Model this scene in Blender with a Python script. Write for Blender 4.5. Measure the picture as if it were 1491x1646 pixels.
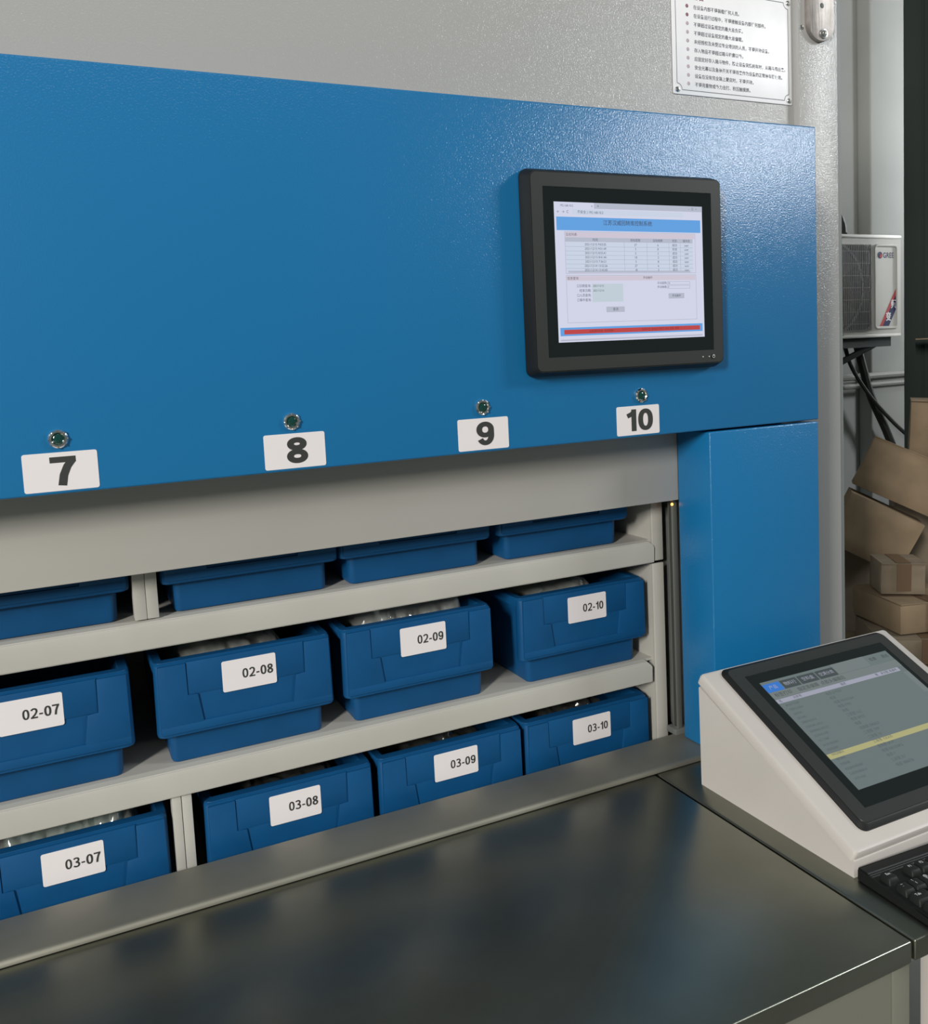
import bpy, bmesh, math, random
from mathutils import Vector, Matrix, noise
random.seed(7)
scene = bpy.context.scene
for o in list(bpy.data.objects): bpy.data.objects.remove(o)
C = scene.collection
PI = math.pi

# ------------------------------------------------------------------ camera
IW, IH = 1491.0, 1646.0
F_PX, PPX, PPY = 1426.8, 745.2, 707.6
cd = bpy.data.cameras.new('camera'); cam = bpy.data.objects.new('camera', cd); C.objects.link(cam)
cam.location = (-1.3826, -1.2889, 0.2031)
cam.rotation_euler = (1.4787, 0.0479, -0.4425)
cd.sensor_fit = 'VERTICAL'; cd.sensor_height = 24.0
cd.lens = 24.0 * F_PX / IH
cd.shift_x = -(PPX - IW/2) / IH
cd.shift_y = (PPY - IH/2) / IH
cd.clip_start = 0.02
scene.camera = cam

# ------------------------------------------------------------------ world, lights, exposure
w = bpy.data.worlds.new('hall_ambient'); scene.world = w; w.use_nodes = True
w.node_tree.nodes['Background'].inputs[0].default_value = (0.80, 0.92, 0.90, 1)
w.node_tree.nodes['Background'].inputs[1].default_value = 0.16

def area(name, loc, target, sx, sy, power, col):
    l = bpy.data.lights.new(name, 'AREA'); l.shape = 'RECTANGLE'; l.size = sx; l.size_y = sy
    l.energy = power; l.color = col
    o = bpy.data.objects.new(name, l); C.objects.link(o); o.location = loc
    d = Vector(target) - Vector(loc); o.rotation_euler = d.to_track_quat('-Z', 'Y').to_euler()
    return o
# high daylight window of the hall, to the front right of the machine
area('high_window_daylight', (5.8, -3.6, 3.2), (-0.3, 0, 0.4), 1.7, 1.2, 235, (0.93, 0.97, 1.0))
# bright hall window to the left, behind the camera
area('hall_window_daylight', (-8.0, -6.0, 3.3), (-0.6, 0, 0.0), 0.9, 2.2, 1000, (1.0, 0.965, 0.905))
# unseen light added far to the right, brightening a strip of back wall
area('back_wall_fill', (9.0, 1.95, 2.2), (3.8, 3.0, 1.6), 0.6, 2.0, 46, (0.93, 0.97, 1.0)).data.spread = math.radians(38)
# ceiling light strip over the aisle
area('ceiling_strip', (-1.0, -2.6, 3.8), (-1.0, -2.2, 0.0), 4.0, 0.4, 25, (1.0, 0.97, 0.92))

vs = scene.view_settings
scene.display_settings.display_device = 'sRGB'
vs.view_transform = 'Standard'; vs.look = 'None'; vs.gamma = 1.0; vs.use_curve_mapping = False
vs.exposure = 0.0

# ------------------------------------------------------------------ materials
MATS = {}
def mat(name, col, rough=0.5, metal=0.0, emit=None, estr=1.0, bump=None, var=None, alpha=1.0, trans=0.0, coat=0.0, spec=0.5):
    """bump=(scale, strength, kind); var=(scale, amount)"""
    if name in MATS: return MATS[name]
    m = bpy.data.materials.new(name); m.use_nodes = True; nt = m.node_tree; b = nt.nodes['Principled BSDF']
    col = tuple(col) + (1,)
    b.inputs['Base Color'].default_value = col
    b.inputs['Roughness'].default_value = rough; b.inputs['Metallic'].default_value = metal
    b.inputs['Alpha'].default_value = alpha; b.inputs['Transmission Weight'].default_value = trans
    b.inputs['Coat Weight'].default_value = coat; b.inputs['Specular IOR Level'].default_value = spec
    if emit is not None:
        b.inputs['Emission Color'].default_value = tuple(emit) + (1,); b.inputs['Emission Strength'].default_value = estr
    tc = nt.nodes.new('ShaderNodeTexCoord')
    if var:
        n = nt.nodes.new('ShaderNodeTexNoise'); n.inputs['Scale'].default_value = var[0]; n.inputs['Detail'].default_value = 6
        nt.links.new(tc.outputs['Object'], n.inputs['Vector'])
        r = nt.nodes.new('ShaderNodeMapRange'); r.inputs['From Min'].default_value = 0.3; r.inputs['From Max'].default_value = 0.7
        r.inputs['To Min'].default_value = 1 - var[1]; r.inputs['To Max'].default_value = 1 + var[1]
        nt.links.new(n.outputs['Fac'], r.inputs['Value'])
        mx = nt.nodes.new('ShaderNodeMix'); mx.data_type = 'RGBA'; mx.blend_type = 'MULTIPLY'; mx.inputs[0].default_value = 1
        mx.inputs[6].default_value = col
        nt.links.new(r.outputs[0], mx.inputs[7]); nt.links.new(mx.outputs[2], b.inputs['Base Color'])
    if bump:
        if bump[2] == 'hammer':
            n = nt.nodes.new('ShaderNodeTexNoise'); n.inputs['Detail'].default_value = 2.0; n.inputs['Roughness'].default_value = 0.45
        elif bump[2] == 'brush':
            n = nt.nodes.new('ShaderNodeTexNoise'); n.inputs['Detail'].default_value = 4.0
        else:
            n = nt.nodes.new('ShaderNodeTexNoise'); n.inputs['Detail'].default_value = 5.0
        n.inputs['Scale'].default_value = bump[0]
        if bump[2] == 'brush':
            mp = nt.nodes.new('ShaderNodeMapping'); mp.inputs['Scale'].default_value = (1, 1, 0.06) if len(bump) < 4 else bump[3]
            nt.links.new(tc.outputs['Object'], mp.inputs['Vector']); nt.links.new(mp.outputs[0], n.inputs['Vector'])
        else:
            nt.links.new(tc.outputs['Object'], n.inputs['Vector'])
        bp = nt.nodes.new('ShaderNodeBump'); bp.inputs['Strength'].default_value = bump[1]; bp.inputs['Distance'].default_value = 0.002
        nt.links.new(n.outputs['Fac'], bp.inputs['Height']); nt.links.new(bp.outputs[0], b.inputs['Coat Normal' if bump[2] == 'hammer' else 'Normal'])
        if bump[2] == 'hammer': b.inputs['Coat Roughness'].default_value = 0.21; b.inputs['Roughness'].default_value = 0.55
    MATS[name] = m
    return m

M_BLUE   = mat('blue_powder_coat', (0.005, 0.143, 0.345), 0.27, bump=(360, 0.36, 'hammer'), spec=0.15, coat=0.9)
M_GREY   = mat('grey_hammer_paint', (0.36, 0.355, 0.345), 0.28, bump=(340, 0.55, 'hammer'), spec=0.15, coat=1.0)
M_GREY_S = mat('grey_smooth_paint', (0.30, 0.31, 0.30), 0.5)
M_SHUT   = mat('warm_grey_shutter_paint', (0.40, 0.385, 0.355), 0.5, var=(1.6, 0.05))
M_CABIN  = mat('olive_grey_cabinet_paint', (0.17, 0.168, 0.135), 0.5)
M_TRAY   = mat('pale_grey_tray_paint', (0.42, 0.41, 0.375), 0.5, var=(9, 0.04))
M_BIN    = mat('blue_bin_plastic', (0.004, 0.068, 0.190), 0.46, var=(14, 0.08), spec=0.28)
M_LABEL  = mat('white_paper_label', (0.72, 0.68, 0.69), 0.6)
M_INK    = mat('black_print', (0.030, 0.032, 0.030), 0.6)
M_STEEL  = mat('brushed_stainless', (0.25, 0.255, 0.21), 0.33, 1.0, bump=(260, 0.05, 'brush', (0.05, 1, 1)), var=(5, 0.12))
M_SILL   = mat('dull_stainless_sill', (0.34, 0.33, 0.28), 0.58, 0.9, var=(7, 0.10))
M_CHROME = mat('chrome', (0.75, 0.75, 0.73), 0.15, 1.0)
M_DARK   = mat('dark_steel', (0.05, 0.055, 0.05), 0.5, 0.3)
M_CHAN   = mat('galvanised_channel', (0.17, 0.18, 0.17), 0.5, 0.4, var=(20, 0.2))
M_GREEN  = mat('green_glass_lens', (0.0, 0.040, 0.034), 0.12, coat=1.0)
M_BLACKP = mat('black_plastic', (0.008, 0.009, 0.009), 0.5, spec=0.35)
M_BEZEL  = mat('dark_grey_bezel', (0.026, 0.029, 0.027), 0.42)
M_GLASS  = mat('black_screen_glass', (0.006, 0.010, 0.010), 0.06, coat=0.3)
M_WHITE  = mat('white_kiosk_paint', (0.535, 0.505, 0.475), 0.42, var=(8, 0.03))
M_SIGN   = mat('white_aluminium_sign', (0.86, 0.86, 0.88), 0.40, var=(14, 0.04))
M_SIGNT  = mat('grey_sign_print', (0.14, 0.14, 0.17), 0.9, spec=0.0)
M_SIGNR  = mat('faded_red_print', (0.30, 0.16, 0.19), 0.9, spec=0.0)
M_WALL   = mat('plaster_wall', (0.385, 0.392, 0.375), 0.8, var=(2.5, 0.05))
M_FLOOR  = mat('concrete_floor', (0.16, 0.165, 0.15), 0.6, var=(3, 0.15))
M_COLUMN = mat('dark_green_steel', (0.008, 0.016, 0.0135), 0.55, spec=0.2)
M_CARD   = mat('cardboard', (0.215, 0.155, 0.095), 0.8, var=(9, 0.14))  # both cardboards are darkened to put the pile's shade into their colour
M_CARD2  = mat('greyish_cardboard', (0.185, 0.145, 0.100), 0.8, var=(9, 0.14))
M_TAPE   = mat('brown_parcel_tape', (0.12, 0.075, 0.045), 0.35)
M_ACW    = mat('cream_enamel', (0.50, 0.485, 0.44), 0.55, spec=0.25)
M_ACD    = mat('dark_fan_well', (0.02, 0.022, 0.02), 0.7)
M_ACG    = mat('grille_wire', (0.33, 0.325, 0.30), 0.45)
M_CABLE  = mat('black_cable', (0.03, 0.032, 0.028), 0.75, spec=0.2)
M_PIPE   = mat('grey_conduit', (0.30, 0.30, 0.28), 0.65, spec=0.2)
M_NAVY   = mat('navy_print', (0.015, 0.02, 0.075), 0.6, spec=0.15)
M_RED    = mat('red_print', (0.45, 0.06, 0.06), 0.6, spec=0.15)
def film(name, trans, gloss, diff, rough):
    m = bpy.data.materials.new(name); m.use_nodes = True; nt = m.node_tree; nt.nodes.remove(nt.nodes['Principled BSDF'])
    t = nt.nodes.new('ShaderNodeBsdfTransparent'); t.inputs[0].default_value = (trans, trans, trans*0.98, 1)
    g = nt.nodes.new('ShaderNodeBsdfGlossy'); g.inputs[0].default_value = (gloss, gloss, gloss, 1); g.inputs['Roughness'].default_value = rough
    d = nt.nodes.new('ShaderNodeBsdfDiffuse'); d.inputs[0].default_value = (diff, diff*1.03, diff*0.98, 1)
    a = nt.nodes.new('ShaderNodeAddShader'); b = nt.nodes.new('ShaderNodeAddShader')
    nt.links.new(t.outputs[0], a.inputs[0]); nt.links.new(g.outputs[0], a.inputs[1]); nt.links.new(a.outputs[0], b.inputs[0]); nt.links.new(d.outputs[0], b.inputs[1])
    nt.links.new(b.outputs[0], nt.nodes['Material Output'].inputs[0]); return m
M_BAG  = film('clear_polybag', 0.58, 0.20, 0.16, 0.10)
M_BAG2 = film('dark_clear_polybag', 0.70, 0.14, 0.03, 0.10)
M_CONT   = mat('pale_wrapped_goods', (0.34, 0.35, 0.31), 0.5, var=(12, 0.3))
M_CONTG  = mat('pale_green_wrapped_goods', (0.30, 0.42, 0.37), 0.5, var=(12, 0.2))
M_LEDO   = mat('amber_led', (1, 0.5, 0.1), 0.4, emit=(1.0, 0.42, 0.06), estr=6)
# lit display colours
def lit(name, col, s=1.0): return mat(name, (0.01, 0.01, 0.01), 0.12, emit=col, estr=s)
S_WHITE = lit('display_white', (0.66, 0.68, 0.83), 0.95)
S_GREY  = lit('display_grey', (0.50, 0.53, 0.64), 0.9)
S_PALE  = lit('display_pale_teal', (0.55, 0.63, 0.70), 0.95)
S_ROW   = lit('display_row', (0.60, 0.67, 0.80), 0.95)
S_PINK  = lit('display_pink', (0.64, 0.58, 0.68), 0.95)
S_BLUE  = lit('display_blue', (0.12, 0.36, 0.76), 0.95)
S_RED   = lit('display_red', (0.55, 0.06, 0.06), 0.9)
S_TXT   = lit('display_text', (0.06, 0.07, 0.11), 0.9)
S_LINE  = lit('display_line', (0.36, 0.38, 0.46), 0.9)
T_BG    = lit('terminal_grey', (0.165, 0.205, 0.210), 0.8)
T_TAB   = lit('terminal_tab', (0.065, 0.085, 0.088), 0.8)
T_SUB   = lit('terminal_subtab', (0.20, 0.235, 0.235), 0.8)
T_BLUE  = lit('terminal_blue', (0.035, 0.19, 0.62), 0.9)
T_HEAD  = lit('terminal_header', (0.36, 0.37, 0.46), 0.9)
T_YEL   = lit('terminal_yellow', (0.44, 0.42, 0.20), 0.9)
T_TXT   = lit('terminal_text', (0.05, 0.06, 0.065), 0.8)
T_TXT2  = lit('terminal_text_faint', (0.10, 0.125, 0.13), 0.8)

# ------------------------------------------------------------------ helpers
WM = {}
def wm(o): return WM.get(o.name, Matrix.Identity(4))
def put(name, data, parent=None, frame=None):
    """link an object whose geometry is given in 'frame' (world by default)"""
    o = bpy.data.objects.new(name, data); C.objects.link(o)
    f = frame if frame is not None else Matrix.Identity(4)
    if parent is not None:
        o.parent = parent
        o.matrix_local = wm(parent).inverted() @ f
    else:
        o.matrix_local = f
    WM[o.name] = f.copy()
    return o
def thing(name, loc, label, cat, group=None, rot=None):
    f = Matrix.Translation(Vector(loc))
    if rot is not None: f = f @ rot.to_4x4()
    o = put(name, None, None, f); o.empty_display_size = 0.05
    o['label'] = label; o['category'] = cat
    if group: o['group'] = group
    return o
def tag(o, label, cat, group=None):
    o['label'] = label; o['category'] = cat
    if group: o['group'] = group
    return o
def smooth(me, ang=35):
    for p in me.polygons: p.use_smooth = True
    me.set_sharp_from_angle(angle=math.radians(ang))
def obj(name, bm, m, parent=None, frame=None, sm=True, recalc=True):
    if recalc: bmesh.ops.recalc_face_normals(bm, faces=bm.faces)
    me = bpy.data.meshes.new(name); bm.to_mesh(me); bm.free()
    me.materials.append(m)
    if sm: smooth(me)
    return put(name, me, parent, frame)
def add_box(bm, x0, x1, y0, y1, z0, z1, bev=0.0, seg=2):
    t = bmesh.new()
    v = [t.verts.new((x, y, z)) for z in (z0, z1) for (x, y) in ((x0, y0), (x1, y0), (x1, y1), (x0, y1))]
    for f in ((0, 3, 2, 1), (4, 5, 6, 7), (0, 1, 5, 4), (1, 2, 6, 5), (2, 3, 7, 6), (3, 0, 4, 7)):
        t.faces.new([v[i] for i in f])
    if bev > 0:
        bmesh.ops.bevel(t, geom=list(t.edges), offset=bev, segments=seg, profile=0.5, affect='EDGES')
    me = bpy.data.meshes.new('t'); t.to_mesh(me); t.free(); bm.from_mesh(me); bpy.data.meshes.remove(me)
def box(name, x0, x1, y0, y1, z0, z1, m, parent=None, frame=None, bev=0.0, seg=2):
    bm = bmesh.new(); add_box(bm, x0, x1, y0, y1, z0, z1, bev, seg)
    return obj(name, bm, m, parent, frame)
def add_tube(bm, pts, r, n=10, caps=True):
    pts = [Vector(p) for p in pts]; rings = []
    for i, p in enumerate(pts):
        d = (pts[min(i+1, len(pts)-1)] - pts[max(i-1, 0)]).normalized()
        a = Vector((0, 0, 1)) if abs(d.z) < 0.9 else Vector((1, 0, 0))
        u = d.cross(a).normalized(); v = d.cross(u)
        rings.append([bm.verts.new(p + (u*math.cos(2*PI*k/n) + v*math.sin(2*PI*k/n))*r) for k in range(n)])
    for a, b in zip(rings, rings[1:]):
        for k in range(n): bm.faces.new((a[k], a[(k+1) % n], b[(k+1) % n], b[k]))
    if caps: bm.faces.new(rings[0][::-1]); bm.faces.new(rings[-1])
def add_lathe(bm, prof, n=24, M=Matrix.Identity(4)):
    """profile of (r, z) revolved about local z"""
    rings = []
    for r, z in prof:
        if r < 1e-6: rings.append([bm.verts.new(M @ Vector((0, 0, z)))])
        else: rings.append([bm.verts.new(M @ Vector((r*math.cos(2*PI*k/n), r*math.sin(2*PI*k/n), z))) for k in range(n)])
    for a, b in zip(rings, rings[1:]):
        if len(a) == 1 and len(b) == 1: continue
        for k in range(n):
            k2 = (k+1) % n
            if len(a) == 1: bm.faces.new((a[0], b[k], b[k2]))
            elif len(b) == 1: bm.faces.new((a[k], a[k2], b[0]))
            else: bm.faces.new((a[k], a[k2], b[k2], b[k]))
def rrect(hx, hy, r, n=5, cx=0, cy=0):
    pts = []
    for sx, sy, a0 in ((1, 1, 0), (-1, 1, 90), (-1, -1, 180), (1, -1, 270)):
        for k in range(n+1):
            a = math.radians(a0 + 90*k/n)
            pts.append((cx + sx*(hx-r) + r*math.cos(a), cy + sy*(hy-r) + r*math.sin(a)))
    return pts
def add_loft(bm, loops, cap0=True, cap1=True):
    rs = [[bm.verts.new(p) for p in l] for l in loops]; n = len(rs[0])
    for a, b in zip(rs, rs[1:]):
        for k in range(n): bm.faces.new((a[k], a[(k+1) % n], b[(k+1) % n], b[k]))
    if cap0: bm.faces.new(rs[0][::-1])
    if cap1: bm.faces.new(rs[-1])
def add_prism(bm, poly, z0, z1, bev=0.0):
    t = bmesh.new()
    a = [t.verts.new((x, y, z0)) for x, y in poly]; b = [t.verts.new((x, y, z1)) for x, y in poly]; n = len(poly)
    t.faces.new(a[::-1]); top = t.faces.new(b)
    for k in range(n): t.faces.new((a[k], a[(k+1) % n], b[(k+1) % n], b[k]))
    bmesh.ops.recalc_face_normals(t, faces=t.faces)
    if bev > 0: bmesh.ops.bevel(t, geom=list(top.edges), offset=bev, segments=2, profile=0.5, affect='EDGES')
    me = bpy.data.meshes.new('t'); t.to_mesh(me); t.free(); bm.from_mesh(me); bpy.data.meshes.remove(me)
# --- lettering: font curves turned into meshes (bundled font, no files loaded)
def text_mesh(items):
    """items: list of (body, x, y, size, align, bold, xscale) in one local plane, joined into one mesh"""
    tmp = []
    for it in items:
        body, x, y, size = it[:4]
        align = it[4] if len(it) > 4 else 'LEFT'; bold = it[5] if len(it) > 5 else 0.0; xs = it[6] if len(it) > 6 else 1.0
        cu = bpy.data.curves.new('lettering', 'FONT'); cu.body = body; cu.size = 1.0; cu.align_x = align; cu.align_y = 'CENTER'
        cu.offset = bold; cu.resolution_u = 3
        o = bpy.data.objects.new('lettering', cu); C.objects.link(o); tmp.append((o, x, y, size, xs))
    dg = bpy.context.evaluated_depsgraph_get(); bm = bmesh.new()
    for o, x, y, size, xs in tmp:
        me = bpy.data.meshes.new_from_object(o.evaluated_get(dg))
        me.transform(Matrix.Translation((x, y, 0)) @ Matrix.Diagonal((size*xs, size, 1, 1)))
        bm.from_mesh(me); bpy.data.meshes.remove(me)
    for o, *_ in tmp:
        cu = o.data; bpy.data.objects.remove(o); bpy.data.curves.remove(cu)
    return bm
def text(name, items, m, parent, frame):
    bm = text_mesh(items)
    o = obj(name, bm, m, parent, frame, sm=False, recalc=False)
    if len(items) > 1 and name not in ('tab_text', 'stripe_lettering'): o['kind'] = 'stuff'      # rows of tiny lettering
    return o
# --- heavy sans digits drawn as strokes (cap height 1)
def glyph_paths(ch, D, wv, wh):
    hv, hh = wv/2, wh/2
    def ell(cx, cy, rx, ry, a0, a1, n=28, p=2.3):
        o = []
        for k in range(n+1):
            a = math.radians(a0+(a1-a0)*k/n); c, s_ = math.cos(a), math.sin(a)
            o.append((cx+rx*math.copysign(abs(c)**(2/p), c), cy+ry*math.copysign(abs(s_)**(2/p), s_)))
        return o
    if ch == '0': return [ell(D/2, 0.5, D/2-hv, 0.5-hh, 0, 360, 36)], D
    if ch == '1': return [[(D*0.50, 0), (D*0.50, 1.0)], [(D*0.50, 0.90), (D*0.34, 0.78), (D*0.06, 0.70)]], D*0.50+hv
    if ch == '2': return [ell(D/2, 0.69, D/2-hv*0.95, 0.31-hh, 165, -35, 20) + [(D*0.62, 0.36), (D*0.30, 0.18), (D*0.14, hh)], [(0, hh), (D, hh)]], D
    if ch == '3': return [ell(D*0.46, 0.74, D*0.50-hv, 0.26-hh, 155, -90, 20), ell(D*0.46, 0.285, D*0.54-hv, 0.285-hh, 90, -155, 22), [(D*0.36, 0.535), (D*0.52, 0.535)]], D
    if ch == '7': return [[(0, 1-hh), (D, 1-hh)], [(D-hv*0.75, 1-hh*1.1), (D*0.66, 0.66), (D*0.50, 0.36), (D*0.42, 0)]], D
    if ch == '8': return [ell(D/2, 0.745, D/2-hv-0.03, 0.255-hh, 0, 360, 30, 2.1), ell(D/2, 0.275, D/2-hv, 0.275-hh, 0, 360, 30, 2.1)], D
    if ch == '9': return [ell(D/2, 0.665, D/2-hv, 0.335-hh, 0, 360, 32, 2.1), [(D-hv, 0.66)] + ell(D/2, 0.44, D/2-hv, 0.44-hh, 0, -150, 20, 2.1)], D
    return [[(0.03, 0.36), (D*0.62-0.03, 0.36)]], D*0.62
def digits(name, s_, cx, cy, h, wv, wh, D, gap, m, parent, frame):
    bm = bmesh.new(); x = 0; paths = []
    for ch in s_:
        ps, adv = glyph_paths(ch, D, wv, wh)
        for p in ps: paths.append([(q[0]+x, q[1]) for q in p])
        x += adv+gap
    tot = x-gap
    for pi_, p in enumerate(paths):
        V_ = [Vector((q[0], q[1])) for q in p]; closed = (V_[0]-V_[-1]).length < 1e-4; L_ = []
        for i in range(len(V_)):
            a = V_[i-1] if i > 0 else (V_[-2] if closed else V_[0]); b = V_[i+1] if i < len(V_)-1 else (V_[1] if closed else V_[-1])
            d = (b-a).normalized(); n = Vector((-d.y, d.x))
            L_.append([bm.verts.new(((q.x-tot/2)*h+cx, (q.y-0.5)*h+cy, pi_*0.00006)) for q in (V_[i]+Vector((n.x*wv/2, n.y*wh/2)), V_[i]-Vector((n.x*wv/2, n.y*wh/2)))])
        for a, b in zip(L_, L_[1:]): bm.faces.new((a[0], a[1], b[1], b[0]))
    bmesh.ops.recalc_face_normals(bm, faces=bm.faces)
    for f in bm.faces:
        if f.normal.z < 0: f.normal_flip()
    return obj(name, bm, m, parent, frame, sm=False, recalc=False)
def quads(name, rects, z, m, parent, frame, t=0.00025):
    """thin printed / displayed rectangles (x0,x1,y0,y1)"""
    if name == 'table_lines':                       # hairlines, too thin to pick apart
        bm = bmesh.new()
        for x0, x1, y0, y1 in rects: add_box(bm, x0, x1, y0, y1, z, z+t)
        o = obj(name, bm, m, parent, frame, sm=False); o['kind'] = 'stuff'; return o
    out = []
    for x0, x1, y0, y1 in rects:
        bm = bmesh.new(); add_box(bm, x0, x1, y0, y1, z, z+t); out.append(obj(name, bm, m, parent, frame, sm=False))
    return out[0]
def outline(x0, x1, y0, y1, t):
    return [(x0, x1, y1-t, y1), (x0, x1, y0, y0+t), (x0, x0+t, y0, y1), (x1-t, x1, y0, y1)]
def face_frame(x, y, z):                    # local x -> +X, local y -> +Z, local z -> -Y (out of the machine front)
    return Matrix.Translation((x, y, z)) @ Matrix.Rotation(PI/2, 4, 'X')
def copy_tree(o, loc, label):
    c = o.copy(); C.objects.link(c); c.location = loc; c['label'] = label
    for ch in o.children:
        d = ch.copy(); C.objects.link(d); d.parent = c
        for g in ch.children:
            e = g.copy(); C.objects.link(e); e.parent = d
    WM[c.name] = Matrix.Translation(Vector(loc))
    return c
def structure(o): o['kind'] = 'structure'; return o

# ------------------------------------------------------------------ the setting
FZ = -1.59
structure(box('floor', -5.0, 9.0, -7.0, 3.3, FZ-0.1, FZ, M_FLOOR))
structure(box('wall_back', -5.0, 9.0, 3.1, 3.3, FZ, 4.6, M_WALL))

structure(box('trim_1', 3.700, 4.60, 2.99, 3.0999, FZ, 4.6, M_WALL, bev=0.012, seg=3))

# ------------------------------------------------------------------ storage machine
ZB, ZT = 0.049, 0.614           # blue front panel, lower and upper edge
XL = -2.35
cab = thing('storage_carousel', (-1.0, 0.4, FZ), 'large grey and blue storage carousel machine with access opening full of bins', 'machine')
box('cover_return', -0.004, -0.001, 0.0956, 0.2798, FZ, ZT-0.002, M_BLUE, cab)
box('top_cover', XL, -0.0045, 0.0956, 0.2345, ZT-0.006, ZT-0.002, M_BLUE, cab)
o = box('front_panel', XL, 0.0, 0.0, 0.095, ZB, ZT, M_BLUE, cab, bev=0.003, seg=3); o['label'] = 'wide bright blue front panel above the opening'
o = box('column_cover', -0.2748, 0.0, 0.0015, 0.0975, -0.5775, ZB-0.004, M_BLUE, cab, bev=0.003, seg=3); o['label'] = 'blue column cover to the right of the opening'
o = box('shutter', XL, -0.272, 0.0985, 0.112, -0.0945, 0.30, M_SHUT, cab, bev=0.002); o['label'] = 'warm grey shutter half lowered over the opening'
o = box('upper_panel', XL, 0.188, 0.235, 0.28, 0.20, 1.75, M_GREY, cab); o['label'] = 'pale grey hammer-finish upper panel'
box('filler_panel', -0.0008, 0.1860, 0.2355, 0.2795, FZ, 0.1995, M_GREY, cab)
box('pillar', 0.1865, 0.3046, 0.22, 0.279, FZ, 1.75, M_GREY, cab, bev=0.0008, seg=2)
box('side_frame', 0.02, 0.384, 0.28, 0.34, FZ, 1.75, M_GREY_S, cab, bev=0.004)
box('side_panel', 0.34, 0.383, 0.34, 1.20, FZ, 1.75, M_GREY_S, cab)
box('side_panel', XL-0.04, XL, 0.0, 1.20, FZ, 1.75, M_GREY_S, cab)
box('back_panel', XL, 0.34, 1.16, 1.20, FZ, 1.75, M_GREY_S, cab)
box('roof_panel', XL-0.04, 0.384, 0.10, 1.20, 1.75, 1.79, M_GREY_S, cab)
box('base_panel', XL, -0.005, 0.105, 0.118, FZ, -0.60, M_GREY, cab)
box('inner_plate', -0.245, -0.235, 0.10, 1.0, -1.2, 0.30, M_CHAN, cab)
# stainless sill below the opening with rolled front edge
bm = bmesh.new()
prof = [(0.120, -0.5868), (0.120, -0.578)] + [(0.0225 - 0.0085*math.sin(a), -0.5865 + 0.0085*math.cos(a)) for a in [PI/2*k/6 for k in range(7)]] + [(0.0145, -0.5868)]
add_loft(bm, [[(XL, y, z) for y, z in prof], [(-0.262, y, z) for y, z in prof]])
obj('sill', bm, M_SILL, cab)
# light curtain bar beside the column, its slot and lamp, and the foot bracket
lc = box('light_curtain', -0.2775, -0.2655, 0.1135, 0.128, -0.566, 0.1, mat('dull_aluminium', (0.26, 0.265, 0.245), 0.5, 0.7), cab, bev=0.001)
box('slot', -0.2790, -0.2774, 0.1170, 0.1230, -0.562, -0.05, M_DARK, lc)
bm = bmesh.new(); add_lathe(bm, [(0, 0.003), (0.002, 0.002), (0.0028, 0)], 10, face_frame(-0.2785, 0.1125, -0.1045))
obj('indicator_led', bm, M_LEDO, lc)
box('foot_bracket', -0.285, -0.250, 0.111, 0.140, -0.578, -0.566, M_CHAN, cab, bev=0.001)
box('guide_channel', -0.250, -0.246, 0.112, 0.200, -0.577, 0.1, M_CHAN, cab)

# number plates with the lamps above them
LX = [-1.3705, -1.0545, -0.7430, -0.4363]; KX = [-1.3708, -1.0568, -0.7428, -0.4288]
for n, lx, kx in zip('7 8 9 10'.split(), LX, KX):
    fr = face_frame(lx, 0, 0.0792)
    bm = bmesh.new(); add_prism(bm, rrect(0.0458, 0.0257, 0.003, 3), 0.0, 0.0006)
    lb = obj('number_label', bm, M_LABEL, cab, fr, sm=False); lb['label'] = 'white rectangular sticker printed with the number ' + n
    digits('printed_number', n, 0.003, 0.0005, 0.0385, 0.275, 0.205, 0.83, 0.10, M_INK, lb, fr @ Matrix.Translation((0, 0, 0.0008)))
    fr = face_frame(kx, 0, 0.1226)
    bm = bmesh.new()
    add_lathe(bm, [(0.0125, 0), (0.0125, 0.002), (0.0108, 0.0042), (0.0092, 0.0045), (0.0078, 0.0030), (0.0076, 0.0005)], 6 * 4, fr)
    for k in range(8):
        a = 2*PI*k/8
        M = fr @ Matrix.Rotation(a, 4, 'Z') @ Matrix.Translation((0.0112, 0, 0.0034))
        t = bmesh.new(); bmesh.ops.create_icosphere(t, subdivisions=1, radius=0.0017, matrix=M); me = bpy.data.meshes.new('t'); t.to_mesh(me); t.free(); bm.from_mesh(me); bpy.data.meshes.remove(me)
    lm = obj('indicator_lamp', bm, M_CHROME, cab)
    bm = bmesh.new(); add_lathe(bm, [(0.0078, 0.0008), (0.0062, 0.0022), (0.0030, 0.0030), (0, 0.0032)], 16, fr)
    g = obj('lens', bm, M_GREEN, lm); g['label'] = 'dark green glass lens'

# stainless slotted plate and screws on the pillar
fr = face_frame(0.2457, 0.2195, 0.995)
bm = bmesh.new()
poly = rrect(0.0397, 0.1270, 0.0390, 10)
add_prism(bm, poly, 0.0, 0.010, 0.0012)
M_BRUSH = mat('worn_brushed_steel', (0.36, 0.325, 0.30), 0.5, 0.7, bump=(120, 0.5, 'brush', (1, 0.10, 1)), var=(25, 0.25))
hp = obj('hinge_plate', bm, M_BRUSH, cab, fr)
hp['label'] = 'rounded brushed steel plate bolted to the pillar'
for y, nm in ((-0.111, 'washer_bolt'), (0.111, 'washer_bolt')):
    bm = bmesh.new(); add_lathe(bm, [(0.0105, 0.010), (0.0105, 0.012), (0.0065, 0.0125), (0.006, 0.016), (0.0030, 0.0165), (0.0028, 0.0135), (0, 0.0135)], 20)
    obj(nm, bm, M_CHROME, hp, fr @ Matrix.Translation((0.006, y, 0)))
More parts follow.
